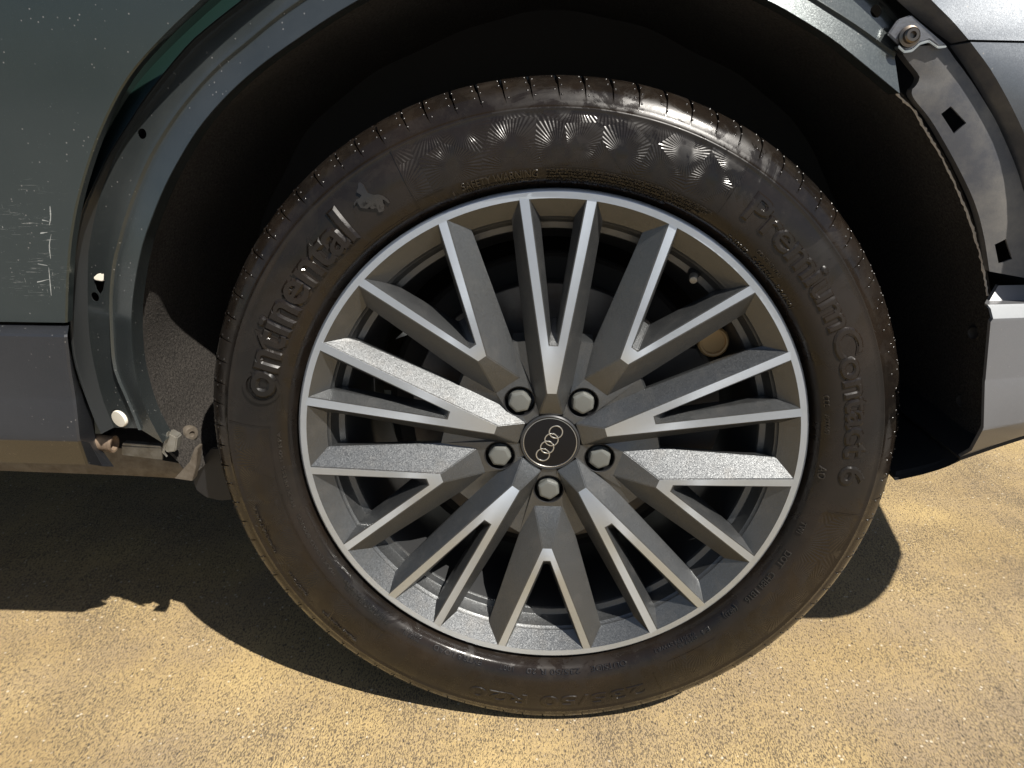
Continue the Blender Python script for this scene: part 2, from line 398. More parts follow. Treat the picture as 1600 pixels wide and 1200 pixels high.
# --- door jamb behind the gap
edge = [(480, -140), (400, -75), (320, 0), (262, 55), (205, 120), (162, 200), (130, 290), (114, 360), (106, 430), (102, 504)]
J0 = pxcurve([(x-40, y+6) for x, y in edge], .03, 40)
J1 = pxcurve([(520, -95), (450, -52), (384, 6), (338, 44), (240, 143), (176, 240), (150, 290), (132, 340), (121, 390), (114, 480), (118, 560), (138, 620), (160, 678)], .028, 40)
Jm = [a.lerp(b, .5)+Vector((0, .012, 0)) for a, b in zip(J0, J1)]
J0 = pxcurve([(x-40, y) for x, y in edge[:-1]]+[(62, 504), (70, 600), (90, 690)], .03, 40)
Jm = [a.lerp(b, .5)+Vector((0, .012, 0)) for a, b in zip(J0, J1)]
loft('door_jamb', [J0, Jm, J1], M['jamb'], car, .002)

# --- rear door skin
n = 36
E = [p for p in spline([(a, b, 0) for a, b in edge], n)]
def dy(z): return -.03-.006*math.sin(max(0, min(1, (z-.49)/.5))*math.pi)
rows = []
Er = [PY(p.x, p.y, -.03) for p in E]
Er = [Vector((p.x, dy(p.z), p.z)) for p in Er]
Eh = [p+Vector((.0016, .0016, 0)) for p in Er]; Ei = [p+Vector((.0008, .011, 0)) for p in Er]
cols = []
for k in range(14):
    t = (k/13)**1.3
    cols.append([Vector((p.x-.003*(k > 0)-t*1.3, dy(p.z)+(.002 if k == 0 else 0)*0-.012*math.sin(t*2), p.z)) for p in Er])
door = loft('rear_door', [Ei, Eh]+cols, M['paint'], car, .001, 35)
at = door.data.attributes.new('wear', 'FLOAT', 'POINT')
# finer wear mask needs more verts: subdivide near the scuffs
bm = bmesh.new(); bm.from_mesh(door.data)
ed = [e for e in bm.edges if all(-.66 < v.co.x < -.44 and v.co.z > .5 and v.co.y < -.025 for v in e.verts)]
bmesh.ops.subdivide_edges(bm, edges=ed, cuts=4, use_grid_fill=True); bm.to_mesh(door.data); bm.free()
def pxof(P):
    d = Vector(P)-CAM; z = d.dot(fwd); return 800+FPX*d.dot(rgt)/z, 600-FPX*d.dot(upv)/z
at = door.data.attributes['wear']
def blob(x, y, cx, cy, rx, ry): return max(0, 1-((x-cx)/rx)**2-((y-cy)/ry)**2)
for i, v in enumerate(door.data.vertices):
    x, y = pxof(v.co); f = 0
    f = max(blob(x, y, 25, 345, 60, 32), blob(x, y, 72, 375, 9, 70), blob(x, y, 60, 435, 70, 40)*.8, blob(x, y, 60, 290, 40, 14)*.6)
    at.data[i].value = min(1, f*1.3)
finish(door.data, 35)
def scratch(px, wd, Y):
    c = [PY(p.x, p.y, Y) for p in spline([(a, b, 0) for a, b in px], 14)]
    return c
sc = []
def thin_line(name, px, wpx, mat, parent, n=16, lift=.0006):
    C = spline([(a, b, 0) for a, b in px], n); V = []; F = []
    for i, p in enumerate(C):
        d = (C[min(i+1, n-1)]-C[max(i-1, 0)]).normalized(); q = Vector((-d.y, d.x, 0)); wv = wpx*(math.sin(math.pi*(i+.4)/(n))**.6)*(.6+.8*random.random())
        for sgn in (-1, 1):
            P = PY(p.x+q.x*sgn*wv/2, p.y+q.y*sgn*wv/2, -.03); P = PY(p.x+q.x*sgn*wv/2, p.y+q.y*sgn*wv/2, dy(P.z)-.0125*0-lift); V.append(P)
    m0 = len(V); V += [v+Vector((0, .0012, 0)) for v in V]
    for i in range(n-1):
        a = 2*i; F += [(a, a+1, a+3, a+2), (m0+a, m0+a+2, m0+a+3, m0+a+1), (a, a+2, m0+a+2, m0+a), (a+1, m0+a+1, m0+a+3, a+3)]
    return fix_normals(obj(name, V, F, mat, parent, ang=30))
scr = simple('scratched_primer', (.27, .28, .27), .8)
for px, wd in [([(-8, 346), (20, 343), (50, 341), (76, 346)], 2.5), ([(78, 322), (79, 340), (77, 352)], 1.8), ([(80, 366), (77, 384), (79, 404)], 1.3), ([(76, 418), (78, 440), (80, 462)], 1.2), ([(20, 362), (45, 366), (74, 363)], 3), ([(0, 446), (30, 439), (55, 441), (78, 436)], 1.6), ([(8, 406), (40, 409), (74, 415)], 1.3), ([(24, 330), (50, 334), (70, 327)], 3), ([(-6, 183), (30, 188), (55, 194), (95, 204)], 2.2), ([(44, 190), (58, 195), (64, 197)], 4.5), ([(74, 200), (86, 202), (95, 204)], 3.5)]:
    thin_line('scratch', px, wd, scr, door, lift=.0005)

# --- lower door cladding
edg = [(103, 508), (100, 524), (103, 560), (112, 612), (117, 650), (120, 686), (134, 726)]
prof = [(508, -.024), (511, -.033), (523, -.046), (527, -.047), (575, -.0445), (620, -.042), (628, -.0422), (682, -.0455), (690, -.0445), (726, -.014)]
def edx(y):
    for (xa, ya), (xb, yb) in zip(edg, edg[1:]):
        if ya <= y <= yb: return xa+(xb-xa)*(y-ya)/(yb-ya)
    return edg[-1][0] if y > 700 else edg[0][0]
right = [PY(edx(y), y, Y) for y, Y in prof]
inner = [PY(x, y, .008) for x, y in [(104, 508), (105, 515), (106, 523), (107, 530), (113, 560), (124, 598), (130, 612), (147, 652), (150, 690), (178, 729)]]
fold = [p+Vector((.0022, .0015, 0)) for p in right]
cl = [inner, [a.lerp(b, .55)+Vector((.001, -.002, 0)) for a, b in zip(fold, inner)], fold, right]
for k in range(1, 9): cl.append([p+Vector((-1.4*(k/8)**1.3-.002, 0, (-.012)*(k/8)*0)) for p in right])
loft('door_cladding', cl, M['clad'], car, .002, 25)

# --- body sill under the door
top = [(-900, 688), (-400, 694), (150, 698), (235, 716), (287, 724), (300, 727)]
bot = [(-900, 716), (-400, 722), (150, 741), (235, 745), (290, 748), (302, 749)]
T = pxcurve(top, .042, 24); B = pxcurve(bot, .048, 24)
loft('sill', [[p+Vector((0, .05, .004)) for p in T], T, [a.lerp(b, .55)+Vector((0, -.003, 0)) for a, b in zip(T, B)], B, [p+Vector((0, .012, -.002)) for p in B], [p+Vector((0, .2, -.002)) for p in B]], M['rust'], car, .002, 30)
pxprism('sill_end_plate', [(272, 748), (296, 722), (304, 700), (309, 700), (306, 730), (300, 752)], -.001, .012, M['rust'], car, .0006)

# --- bracket, pipe stub, plug, torn tag
br = pxprism('trim_bracket', [(190, 697), (253, 700), (254, 719), (190, 711)], -.004+.03, .003, M['galv'], car, .0006)
pxprism('trim_bracket_flange', [(190, 696), (192, 692), (251, 697), (253, 700)], -.004+.03, .008, M['galv'], car, .0005)
pxprism('trim_bracket_tab', [(258, 684), (262, 676), (277, 684), (274, 706), (260, 708), (256, 702)], -.004, .012, M['galv'], car, .0012)
pxprism('trim_bracket_rib', [(252, 706), (260, 676), (263, 675), (255, 708), (260, 715)], -.008, .004, M['galv'], car, .0005)
pc = PY(160, 692, .012); V, F = cyl(pc, (1, 0, -.08), [(.0085, -.03), (.0088, 0), (.0088, .010), (.0094, .0105), (.0094, .0135), (.0072, .0135), (.0068, .004)], 24)
pp = obj('pipe_stub', V, F, M['rust2'], car)
pm = PY(186, 656, -.008)
V, F = cyl(pm+Vector((0, .012, 0)), (-.35, -1, -.1), [(.0096, -.006), (.0096, .008), (.009, .0092), (.004, .0094)], 20)
plug = obj('white_plug', V, F, M['white'], car, ang=30)
V, F = cyl(pm+Vector((0, .009, 0)), (-.1, -1, 0), [(.0128, -.004), (.0128, .002), (.0112, .003)], 24)
obj('plug_collar', V, F, M['rubber'], plug)
tag = pxprism('torn_clip', [(145, 434), (152, 428), (165, 426), (166, 436), (160, 440), (148, 438)], -.006, .004, M['white'], car, .0008)

# --- wheel-house liner: arch sweep going inward
lin = [(300, 748), (284, 722), (262, 700), (245, 672), (228, 630), (216, 590), (209, 540), (208, 490), (213, 444), (224, 387), (256, 300), (313, 202), (396, 115), (552, 8), (760, -72), (870, -83), (990, -73), (1102, -43), (1252, 31), (1347, 100), (1408, 152), (1440, 198), (1478, 258), (1508, 325), (1528, 385), (1540, 440), (1546, 490), (1542, 560), (1538, 615), (1536, 668), (1520, 702), (1478, 726), (1430, 740), (1398, 747)]
LC = pxcurve(lin, .012, 150)
def lsh(f, Y):
    out = []
    for p in LC:
        a = math.atan2(p.z-.365, p.x); bul = .004*math.sin(a*9+Y*30)+.003*math.sin(a*23)
        out.append(Vector((p.x*f-bul*p.x, Y, .365+(p.z-.365)*f-bul*(p.z-.365))))
    return out
lined = loft('wheel_liner', [LC, lsh(1.0, .03), lsh(1.0, .06), lsh(1.0, .10), lsh(.995, .15), lsh(.99, .2), lsh(.985, .26), lsh(.98, .32)], M['liner'], car, .003, 60, dirv=(0, 0, 0.1))
inn = lsh(.98, .318)
V = [Vector((0, .318, .5))]+inn; F = [(0, i, i+1) for i in range(1, len(V)-1)]
V2, F2 = prism(inn, (0, .01, 0)); fix_normals(obj('inner_wheelhouse_wall', V2, F2, M['under'], car))
# rivets on the liner
def linx(px, py):
    best = None
    for k in range(0, 30):
        Y = .012+k*.008; P = PY(px, py, Y)
        q = min(LC, key=lambda c: abs(c.z-P.z)+(0 if (c.x < 0) == (px < 800) else 9))
        d = abs(q.x-P.x)
        if best is None or d < best[0]: best = (d, P)
    return best[1]
p = linx(297, 677); V, F = cyl(p, (.8, -.6, .05), [(.009, -.004), (.009, .002), (.0075, .004), (.0035, .0045), (.003, .002)], 20)
obj('push_rivet', V, F, M['rust'], car)
for x, y in [(1525, 520), (1506, 625)]:
    p = linx(x, y); V, F = cyl(p, (-.9, -.4, 0), [(.008, -.004), (.008, .002), (.006, .004), (.003, .003)], 16); obj('push_rivet', V, F, M['black'], car)
fl = [(300, 748), (306, 766), (322, 778), (345, 783), (372, 780), (390, 770), (392, 700), (330, 700), (308, 728)]
pxprism('liner_flap', fl, .05, .004, M['black'], car, .0012)

# --- frayed sealer edge on the right of the arch
sp_ = [(1398, 141), (1412, 158), (1428, 172), (1442, 196), (1478, 258), (1508, 325), (1528, 385), (1538, 430), (1544, 462)]
C = [PY(p.x+random.uniform(-1, 1), p.y+random.uniform(-1, 1), .004) for p in spline([(a, b, 0) for a, b in sp_], 80)]
V = []; F = []
for i, p in enumerate(C):
    rr = .0010*(.6+.8*random.random())
    for k in range(6):
        t = k*math.pi/3; V.append(p+Vector((rr*math.cos(t), rr*math.sin(t)*1.2, rr*.5*math.cos(t))))
for i in range(len(C)-1):
    for k in range(6): F.append((i*6+k, i*6+(k+1) % 6, i*6+6+(k+1) % 6, i*6+6+k))
obj('frayed_seam', V, F, M['seam'], car)

# --- right: plastic bumper support with square holes
lft = [(1404, 74), (1416, 92), (1432, 112), (1437, 121), (1432, 133), (1425, 141), (1428, 154), (1452, 184), (1472, 216), (1500, 267), (1523, 317), (1537, 367), (1546, 424)]
rt = [(1476, 70), (1484, 80), (1492, 92), (1500, 102), (1506, 110), (1512, 119), (1520, 130), (1550, 178), (1566, 210), (1590, 268), (1608, 330), (1622, 380), (1636, 440)]
Lc = pxcurve(lft, -.008, 70); Rc = pxcurve(rt, -.010, 70)
sup = loft('bumper_support', [[p+Vector((.002, .014, 0)) for p in Lc], Lc]+[[a.lerp(b, t)+Vector((0, -.002*math.sin(t*3.14), 0)) for a, b in zip(Lc, Rc)] for t in (.25, .5, .75)]+[Rc, [p+Vector((.002, .01, .002)) for p in Rc]], M['plast'], car, .0022, 35)
sq = lambda q: prism([PY(x, y, -.009)-Vector((0, .03, 0)) for x, y in q], (0, .06, 0))
cut(sup, [sq([(1470, 178), (1484, 166), (1508, 192), (1490, 209)]), sq([(1554, 382), (1570, 373), (1580, 404), (1560, 412)])])
tab = pxprism('mounting_tab', [(1388, 53), (1404, 30), (1424, 23), (1480, 71), (1466, 72), (1452, 62), (1438, 66), (1426, 77), (1414, 79), (1405, 70)], -.014, .004, M['tabm'], car, .001)
bc = PY(1421, 57, -.016); V, F = cyl(bc, (-.05, -1, .1), [(.0085, -.002), (.0085, .001), (.0062, .0016), (.0062, .006), (.005, .0072), (.0028, .0072), (.0024, .004)], 24)
bo = obj('mounting_bolt', V, F, M['bronze'], car)
pxprism('tab_rim', [(1405, 70), (1414, 79), (1426, 77), (1438, 66), (1452, 62), (1466, 72), (1480, 71), (1480, 74), (1466, 76), (1452, 66), (1438, 70), (1426, 81), (1413, 83), (1403, 74)], -.0165, .008, M['chrome'], tab, .0006)

# --- right: quarter panel and bumper skin with its wheel-arch return
be = [(1330, -130), (1400, -55), (1450, 0), (1483, 33), (1509, 63)]
be2 = [(1512, 67), (1545, 112), (1580, 175), (1603, 228), (1622, 290), (1640, 360), (1655, 440)]
bi = [(1330, -70), (1380, -20), (1412, 10), (1450, 42), (1486, 68)]
bi2 = [(1484, 72), (1512, 112), (1552, 180), (1572, 225), (1592, 285), (1612, 350), (1640, 440)]
def skin(name, oe, ie, mat, xs, n=24, tilt=0):
    O = pxcurve(oe, -.02, n); I = pxcurve(ie, -.004, n)
    rows = [I, [a.lerp(b, .1)+Vector((.001, 0, 0)) for a, b in zip(O, I)], [p+Vector((.0012, -.0018, .0004)) for p in O]]
    for k in range(1, 12):
        t = k/11; rows.append([Vector((p.x+(xs-p.x)*t+.003, -.0225+wrap(p.x+(xs-p.x)*t)-tilt*(.75-p.z)*1.0, p.z)) for p in O])
    return loft(name, rows, [mat, M['plast']], car, .0012, 30, matrows=[1, 1]+[0]*11)
def wrap(x):
    """rear corner: the body side turns inwards"""
    if x < .66: return 0
    return .03*((x-.66)/.1)**2 if x < .84 else .0972+(x-.84)*1.3
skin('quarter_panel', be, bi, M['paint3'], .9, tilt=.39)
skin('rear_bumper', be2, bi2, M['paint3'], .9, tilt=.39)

# --- lower bumper cladding
cp = [((1560, 446), -.004), ((1546, 470), -.012), ((1543, 476), -.034), ((1548, 482), -.038), ((1552, 498), -.05), ((1548, 503), -.0505), ((1540, 592), -.046), ((1539, 596), -.0462), ((1537, 668), -.0515), ((1535, 673), -.051), ((1518, 704), -.026), ((1500, 714), -.01)]
Lp = [PY(x, y, Y) for (x, y), Y in cp]
rows = [[p+Vector((.001, .006, .0)) for p in Lp], Lp]
low = [(.36, .345), (.484, .392), (.67, .42), (.76, .46), (.9, .51), (1.2, .58)]
for k in range(1, 15):
    t = k/14
    row = []
    for i, p in enumerate(Lp):
        x = p.x+(.89-p.x)*t
        lift = .38*max(0, min(x, .56)-.415)*(i/11)**2+.2*max(0, x-.7)*(i/11)
        row.append(Vector((x, p.y+wrap(x), p.z+.02*t+lift)))
    rows.append(row)
# rear face going across the car
last = rows[-1]
rows.append([p+Vector((.07, .28, .02)) for p in last]); rows.append([p+Vector((.08, 1.1, .02)) for p in last])
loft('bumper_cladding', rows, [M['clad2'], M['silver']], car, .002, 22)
cl_o = bpy.data.objects['bumper_cladding']
for pl in cl_o.data.polygons:
    i = sorted(v % 12 for v in pl.vertices)
    if len(pl.vertices) == 4 and i[0] in (2, 3) and i[-1] in (3, 4): pl.material_index = 1
# edge strip from wheel side of bumper down to liner foot
eb = [(1500, 714), (1478, 727), (1440, 739), (1398, 748)]
Eb = pxcurve(eb, -.006, 12); Et = pxcurve([(x+2, y-9) for x, y in eb], .006, 12)
loft('liner_edge', [Et, Eb, [p+Vector((.01, .05, .0)) for p in Eb], [p+Vector((.02, .25, .01)) for p in Eb]], M['under'], car, .002)
# underside of bumper
U0 = [r_[-1] for r_ in rows[1:16]]
loft('bumper_underside', [U0, [p+Vector((0, .12, .0)) for p in U0], [Vector((p.x, .9, p.z+.02)) for p in U0]], M['under'], car, .004)

# --- closed dark body mass behind the skins (floor, side structure, over the arch)
def boxes(bl):
    V = []; F = []
    for x0, x1, y0, y1, z0, z1 in bl:
        k = len(V); V += [(x, y, z) for x in (x0, x1) for y in (y0, y1) for z in (z0, z1)]
        F += [tuple(k+i for i in f) for f in ((0, 1, 3, 2), (4, 6, 7, 5), (0, 4, 5, 1), (2, 3, 7, 6), (0, 2, 6, 4), (1, 5, 7, 3))]
    return V, F
V, F = boxes([(-2.4, -.52, .055, 1.8, .335, 1.0), (-.515, -.36, .345, 1.8, .33, 1.0), (-.355, .40, .345, 1.8, .30, .862), (.405, .8, .345, 1.8, .50, 1.0), (-.5, .5, .055, 1.8, .868, 1.0), (.565, .78, .12, .34, .55, 1.0)])
fix_normals(obj('body_shell', V, F, M['under'], car))

# ------------------------------------------------------------------ wheel
ZC = .365
def pol(r_, a, d): return (r_*math.cos(R(a)), d, r_*math.sin(R(a)))
# barrel (the wheel itself): painted outer step, well coloured dark for shade, full revolution
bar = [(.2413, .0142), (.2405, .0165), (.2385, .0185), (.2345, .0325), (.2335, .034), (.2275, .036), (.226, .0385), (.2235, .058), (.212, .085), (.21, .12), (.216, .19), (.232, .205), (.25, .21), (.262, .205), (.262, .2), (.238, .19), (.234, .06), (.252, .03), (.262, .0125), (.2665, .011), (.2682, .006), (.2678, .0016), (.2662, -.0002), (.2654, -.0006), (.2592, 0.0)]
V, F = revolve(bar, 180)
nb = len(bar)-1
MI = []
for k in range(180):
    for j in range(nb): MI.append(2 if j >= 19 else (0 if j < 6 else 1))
# pocket facets between lip and windows
def arc_face(V, F, MI, aA, aB, qA, qB, mi=0, ns=8, ro=.2592, rq=.2413, dq=.0142):
    k = len(V)
    for i in range(ns+1):
        t = i/ns; V.append(pol(ro, aA+(aB-aA)*t, 0.0)); V.append(pol(rq, qA+(qB-qA)*t, dq))
    for i in range(ns): F.append((k+2*i, k+2*i+1, k+2*i+3, k+2*i+2)); MI.append(mi)
for s in range(5):
    A = 90+72*s; B = 54+72*s
    arc_face(V, F, MI, A-8.07, B+12.24, A-10.5, B+16.0)
    arc_face(V, F, MI, B-12.24, A-72+8.07, B-16.0, A-72+10.5)
    arc_face(V, F, MI, A+5.88, A-5.88, A+3.9, A-3.9)
    arc_face(V, F, MI, B+10.07, B-10.07, B+8.2, B-8.2)
    # machined lip behind strip ends
    for a0, a1 in ((A+5.88, A+8.07), (A-8.07, A-5.88), (B+10.07, B+12.24), (B-12.24, B-10.07)):
        pass
wheel = obj('wheel', V, F, [M['rim'], M['darkpaint'], M['mach']], car, MI, 28)
wheel.location = (0, 0, ZC)

# --- spokes
def rotp(p, a):
    u, d, v = p; c, s_ = math.cos(R(a)), math.sin(R(a)); return (u*c-v*s_, d, u*s_+v*c)
class Sp:
    def __init__(s): s.V = []; s.F = []; s.MI = []
    def f(s, pts, mi=0, both=True):
        k = len(s.V); s.V += [tuple(p) for p in pts]; s.F.append(tuple(range(k, k+len(pts)))); s.MI.append(mi)
        if both:
            k = len(s.V); s.V += [(p[0], p[1], -p[2]) for p in pts]; s.F.append(tuple(range(k+len(pts)-1, k-1, -1))); s.MI.append(mi)
def P3(u, v, d): return (u, d, v)
def pp_(r_, a, d): return (r_*math.cos(R(a)), d, r_*math.sin(R(a)))
def spoke(kind):
    s = Sp()
    if kind == 'A':
        o0, i0 = pp_(.2594, 8.07, 0), pp_(.2594, 5.88, 0)
        cu, cv, cd_ = .1137, .0042, .005; b1 = P3(.0606, .0054, .007); b2 = P3(.0325, .0128, .0205)
        oc = P3(cu, .0138, cd_); q0 = pp_(.2413, 10.5, .0142); qm = P3(.222, .0425, .0195); q2 = P3(.1125, .029, .024); ft = P3(.066, .0222, .0245)
        v0 = pp_(.2413, 3.9, .0142); vc = P3(cu+.010, .0024, .016); c = P3(cu, cv, cd_); ux = 36
    else:
        o0, i0 = pp_(.2594, 12.24, 0), pp_(.2594, 10.07, 0)
        cu, cv, cd_ = .1388, .0036, .003; b1 = P3(.1218, .0054, .0035); b2 = P3(.079, .0152, .0222)
        oc = P3(cu, .0118, cd_); q0 = pp_(.2413, 16.0, .0142); qm = P3(.205, .0585, .0165); q2 = P3(.1145, .0318, .0232); ft = None
        v0 = pp_(.2413, 8.2, .0142); vc = P3(cu+.012, .0028, .016); c = P3(cu, cv, cd_)
    mid = lambda a, b, t=.5: tuple(a[i]+(b[i]-a[i])*t for i in range(3))
    # machined strip
    s.f([i0, o0, oc, c], 1)
    k = len(s.V)
    m_ = lambda p: (p[0], p[1], -p[2])
    s.f([c, oc, b1, m_(b1), m_(oc), m_(c)], 1, False)
    # outer flank
    s.f([o0, q0, qm]); s.f([o0, qm, q2, oc])
    if kind == 'A': s.f([oc, q2, ft, b1]); s.f([b1, ft, b2])
    else: s.f([oc, q2, b1]); s.f([b1, q2, b2])
    s.f([b1, b2, m_(b2), m_(b1)], 0, False)
    # inner V flank with small curl at crotch
    s.f([i0, c, vc, v0]); s.f([c, m_(c), m_(vc), vc], 0, False)
    # side walls down and back face
    dn = lambda p, dd, dv: (p[0], p[1]+dd, p[2]+dv)
    w0, wm, w2 = dn(q0, .016, -.003), dn(qm, .016, -.004), dn(q2, .016, -.004)
    s.f([q0, w0, wm, qm]); s.f([qm, wm, w2, q2])
    x0, xc = dn(v0, .018, .002), (vc[0]+.012, vc[1]+.018, vc[2]+.001)
    s.f([v0, vc, xc, x0]); s.f([vc, m_(vc), m_(xc), xc], 0, False)
    s.f([w0, x0, xc, w2, wm])
    s.f([xc, w2, m_(w2), m_(xc)], 0, False)
    me = bpy.data.meshes.new('spoke'); me.from_pydata(s.V, [], s.F)
    me.materials.append(M['rim']); me.materials.append(M['mach'])
    for p, i in zip(me.polygons, s.MI): p.material_index = i
    bm = bmesh.new(); bm.from_mesh(me); bmesh.ops.remove_doubles(bm, verts=bm.verts, dist=1e-6); bmesh.ops.recalc_face_normals(bm, faces=bm.faces)
    # round the visible creases slightly
    ee = [e for e in bm.edges if len(e.link_faces) == 2 and e.calc_face_angle(0) > R(12) and min(v.co.y for v in e.verts) < .026]
    bmesh.ops.bevel(bm, geom=ee, offset=.0007, segments=2, affect='EDGES', clamp_overlap=True)
    bm.to_mesh(me); bm.free(); finish(me, 24); return me
mA, mB = spoke('A'), spoke('B')
for s in range(5):
    for me, a in ((mA, 90+72*s), (mB, 54+72*s)):
        o = link('spoke', me, wheel); o.rotation_euler = (0, -R(a), 0)

# --- hub: one face sheet with five bolt bores
def in_b(p, a): return rotp(p, a)
V = []; F = []
for s in range(5):
    th = 54+72*s
    half = [P3(.079, .0152, .0222), P3(.1145, .0318, .0232), rotp(P3(.1125, -.029, .024), 36), rotp(P3(.066, -.0222, .0245), 36), rotp(P3(.0325, -.0128, .0205), 36)]
    arc = [pp_(.033, a, .0215) for a in (14, 7, 0, -7, -14)]
    outer = half+arc+[(p[0], p[1], -p[2]) for p in reversed(half)]
    hole_ = [(.0573+.0172*math.cos(t), .0215, .0172*math.sin(t)) for t in [2*math.pi*k/28 for k in range(28)]]
    tri_ = geometry.tessellate_polygon([[Vector((p[0], p[2], 0)) for p in outer], [Vector((p[0], p[2], 0)) for p in hole_]])
    pts = outer+hole_; k = len(V)
    V += [rotp(p, th) for p in pts]; F += [tuple(k+i for i in t) for t in tri_]
    # lip rolled down at the two window ends and bore wall
    no = len(outer)
    for i in range(28):
        a, b = k+no+i, k+no+(i+1) % 28
        va, vb = V[a], V[b]; kk = len(V); V += [(va[0], .045, va[2]), (vb[0], .045, vb[2])]; F.append((a, b, kk+1, kk))
    for i, j in ((1, 2), (len(outer)-3, len(outer)-2)):
        a, b = V[k+i], V[k+j]; kk = len(V)
        ca = (a[0]*1.02, a[1]+.006, a[2]*1.02); cb = (b[0]*1.02, b[1]+.006, b[2]*1.02); V += [ca, cb, (ca[0], .05, ca[2]), (cb[0], .05, cb[2])]
        F += [(k+i, k+j, kk+1, kk), (kk, kk+1, kk+3, kk+2)]
hub = fix_normals(obj('hub', V, F, M['rim'], wheel, ang=25))
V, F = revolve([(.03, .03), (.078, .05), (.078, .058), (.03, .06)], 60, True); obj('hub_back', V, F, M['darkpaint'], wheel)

# --- wheel bolts with grey covers in black bores
def bolt_mesh():
    V = []; F = []
    prof = [(.0124, .044, 0), (.0124, .0235, 0), (.0120, .0222, .3), (.0126, .0205, 1), (.0124, .0185, 1), (.0112, .0168, 1), (.0092, .0160, 1), (.004, .0157, 1), (.0005, .0157, 1)]
    n = 36
    for r_, d, hx in prof:
        for k in range(n):
            t = 2*math.pi*k/n; m6 = ((t+math.pi/6) % (math.pi/3))-math.pi/6
            rr = r_*(1-hx+hx*min(.97, math.cos(math.pi/6)/math.cos(m6)*1.01)/.97)
            V.append((rr*math.cos(t), d, rr*math.sin(t)))
    for j in range(len(prof)-1):
        for k in range(n): F.append((j*n+k, j*n+(k+1) % n, (j+1)*n+(k+1) % n, (j+1)*n+k))
    F.append(tuple((len(prof)-1)*n+k for k in range(n)))
    return V, F
V, F = bolt_mesh(); b0 = fix_normals(obj('wheel_bolt', V, F, M['bolt'], wheel, ang=16)); b0.location = pol(.0573, 54, .002)
V, F = revolve([(.0170, .0212), (.0162, .0216), (.0160, .043), (.0005, .043)], 32)
r_b = fix_normals(obj('bolt_recess', V, F, M['black'], wheel)); r_b.location = pol(.0573, 54, 0)
for s in range(1, 5):
    o = link('wheel_bolt', b0.data, wheel); o.location = pol(.0573, 54+72*s, .002); o.rotation_euler = (0, R(17*s), 0)
    o = link('bolt_recess', r_b.data, wheel); o.location = pol(.0573, 54+72*s, 0)

# --- centre cap and four-ring emblem
V, F = revolve([(.0325, .024), (.0322, .0192), (.0308, .0182), (.0302, .0184), (.0300, .0192), (.0292, .0193), (.0290, .0186), (.0285, .0185), (.0280, .0192), (.014, .0184), (.0002, .0182)], 96)
MI = []
for k in range(96):
    for j in range(10): MI.append(1 if j in (5, 6, 7) else (0 if j < 5 else 2))
cap = fix_normals(obj('centre_cap', V, F, [M['darkpaint'], M['chrome'], M['gloss']], wheel, MI, 30))
pa, pb = PY(868.6, 675, .0185), PY(848.2, 710.5, .0185)
for k in range(4):
    c = pa.lerp(pb, k/3); V = []; F = []; R0, r1 = .0071, .00062
    for i in range(48):
        t = 2*math.pi*i/48
        for j in range(8):
            q = 2*math.pi*j/8; rr = R0+r1*1.15*math.cos(q); V.append((rr*math.cos(t), r1*.7*math.sin(q)+(.0003 if (k % 2) else 0), rr*math.sin(t)))
    for i in range(48):
        for j in range(8): F.append((i*8+j, i*8+(j+1) % 8, ((i+1) % 48)*8+(j+1) % 8, ((i+1) % 48)*8+j))
    o = fix_normals(obj('emblem_ring', V, F, M['chrome'], wheel)); o.location = (c.x, .0182, c.z-ZC)

# --- valve
d = Vector(pol(1, 52.8, 0)); base = Vector(pol(.233, 52.8, .038)); ax = (-d*.35+Vector((0, -1, 0))).normalized()
V, F = cyl(base-ax*.004, ax, [(.0075, 0), (.0072, .006), (.0052, .012), (.0042, .016)], 16); vs_ = obj('valve_stem', V, F, M['rubber'], wheel)
V, F = cyl(base+ax*.011, ax, [(.0042, 0), (.0044, .001), (.0044, .008), (.0036, .0098), (.0022, .0102)], 16); obj('valve_cap', V, F, M['galv'], wheel)

# --- brake disc and caliper (fixed to the car)
V, F = revolve([(.035, .066), (.078, .066), (.082, .07), (.083, .088), (.160, .088), (.161, .089), (.161, .11), (.083, .11)], 90)
bd = fix_normals(obj('brake_disc', V, F, M['disc'], car)); bd.location = (0, 0, ZC)
pts = [pol(r_, a, 0) for r_, a in ((.115, -22), (.165, -26), (.19, -18), (.196, 0), (.196, 18), (.19, 32), (.165, 38), (.115, 34), (.108, 6))]
V, F = prism([(p[0], .068, p[2]) for p in pts], (0, .06, 0)); cal = fix_normals(obj('brake_caliper', V, F, M['iron'], car)); cal.location = (0, 0, ZC)
bm = bmesh.new(); bm.from_mesh(cal.data); bmesh.ops.bevel(bm, geom=bm.edges[:], offset=.006, segments=2, affect='EDGES'); bm.to_mesh(cal.data); bm.free(); finish(cal.data, 40)
pt = PY(1117, 537, .06); V, F = cyl((pt.x, pt.y+.02, pt.z), (0, -1, 0), [(.017, -.01), (.017, .014), (.015, .016), (.013, .0155), (.0125, .013), (.0015, .0125)], 32)
obj('caliper_piston_housing', V, F, M['tan'], cal).matrix_parent_inverse = Matrix.Translation((0, 0, -ZC))
V, F = boxes([(-.21, -.13, .07, .1, -.02, .012)])
sb = obj('splash_shield', *revolve([(.06, .118), (.185, .118), (.19, .112), (.192, .116), (.185, .122), (.06, .122)], 60), M['under'], car); sb.location = (0, 0, ZC)
V, F = prism([PY(x, y, .075) for x, y in [(618, 530), (634, 515), (645, 512), (640, 522)]], (0, .004, 0)); obj('sensor_bracket', V, F, M['chrome'], car)

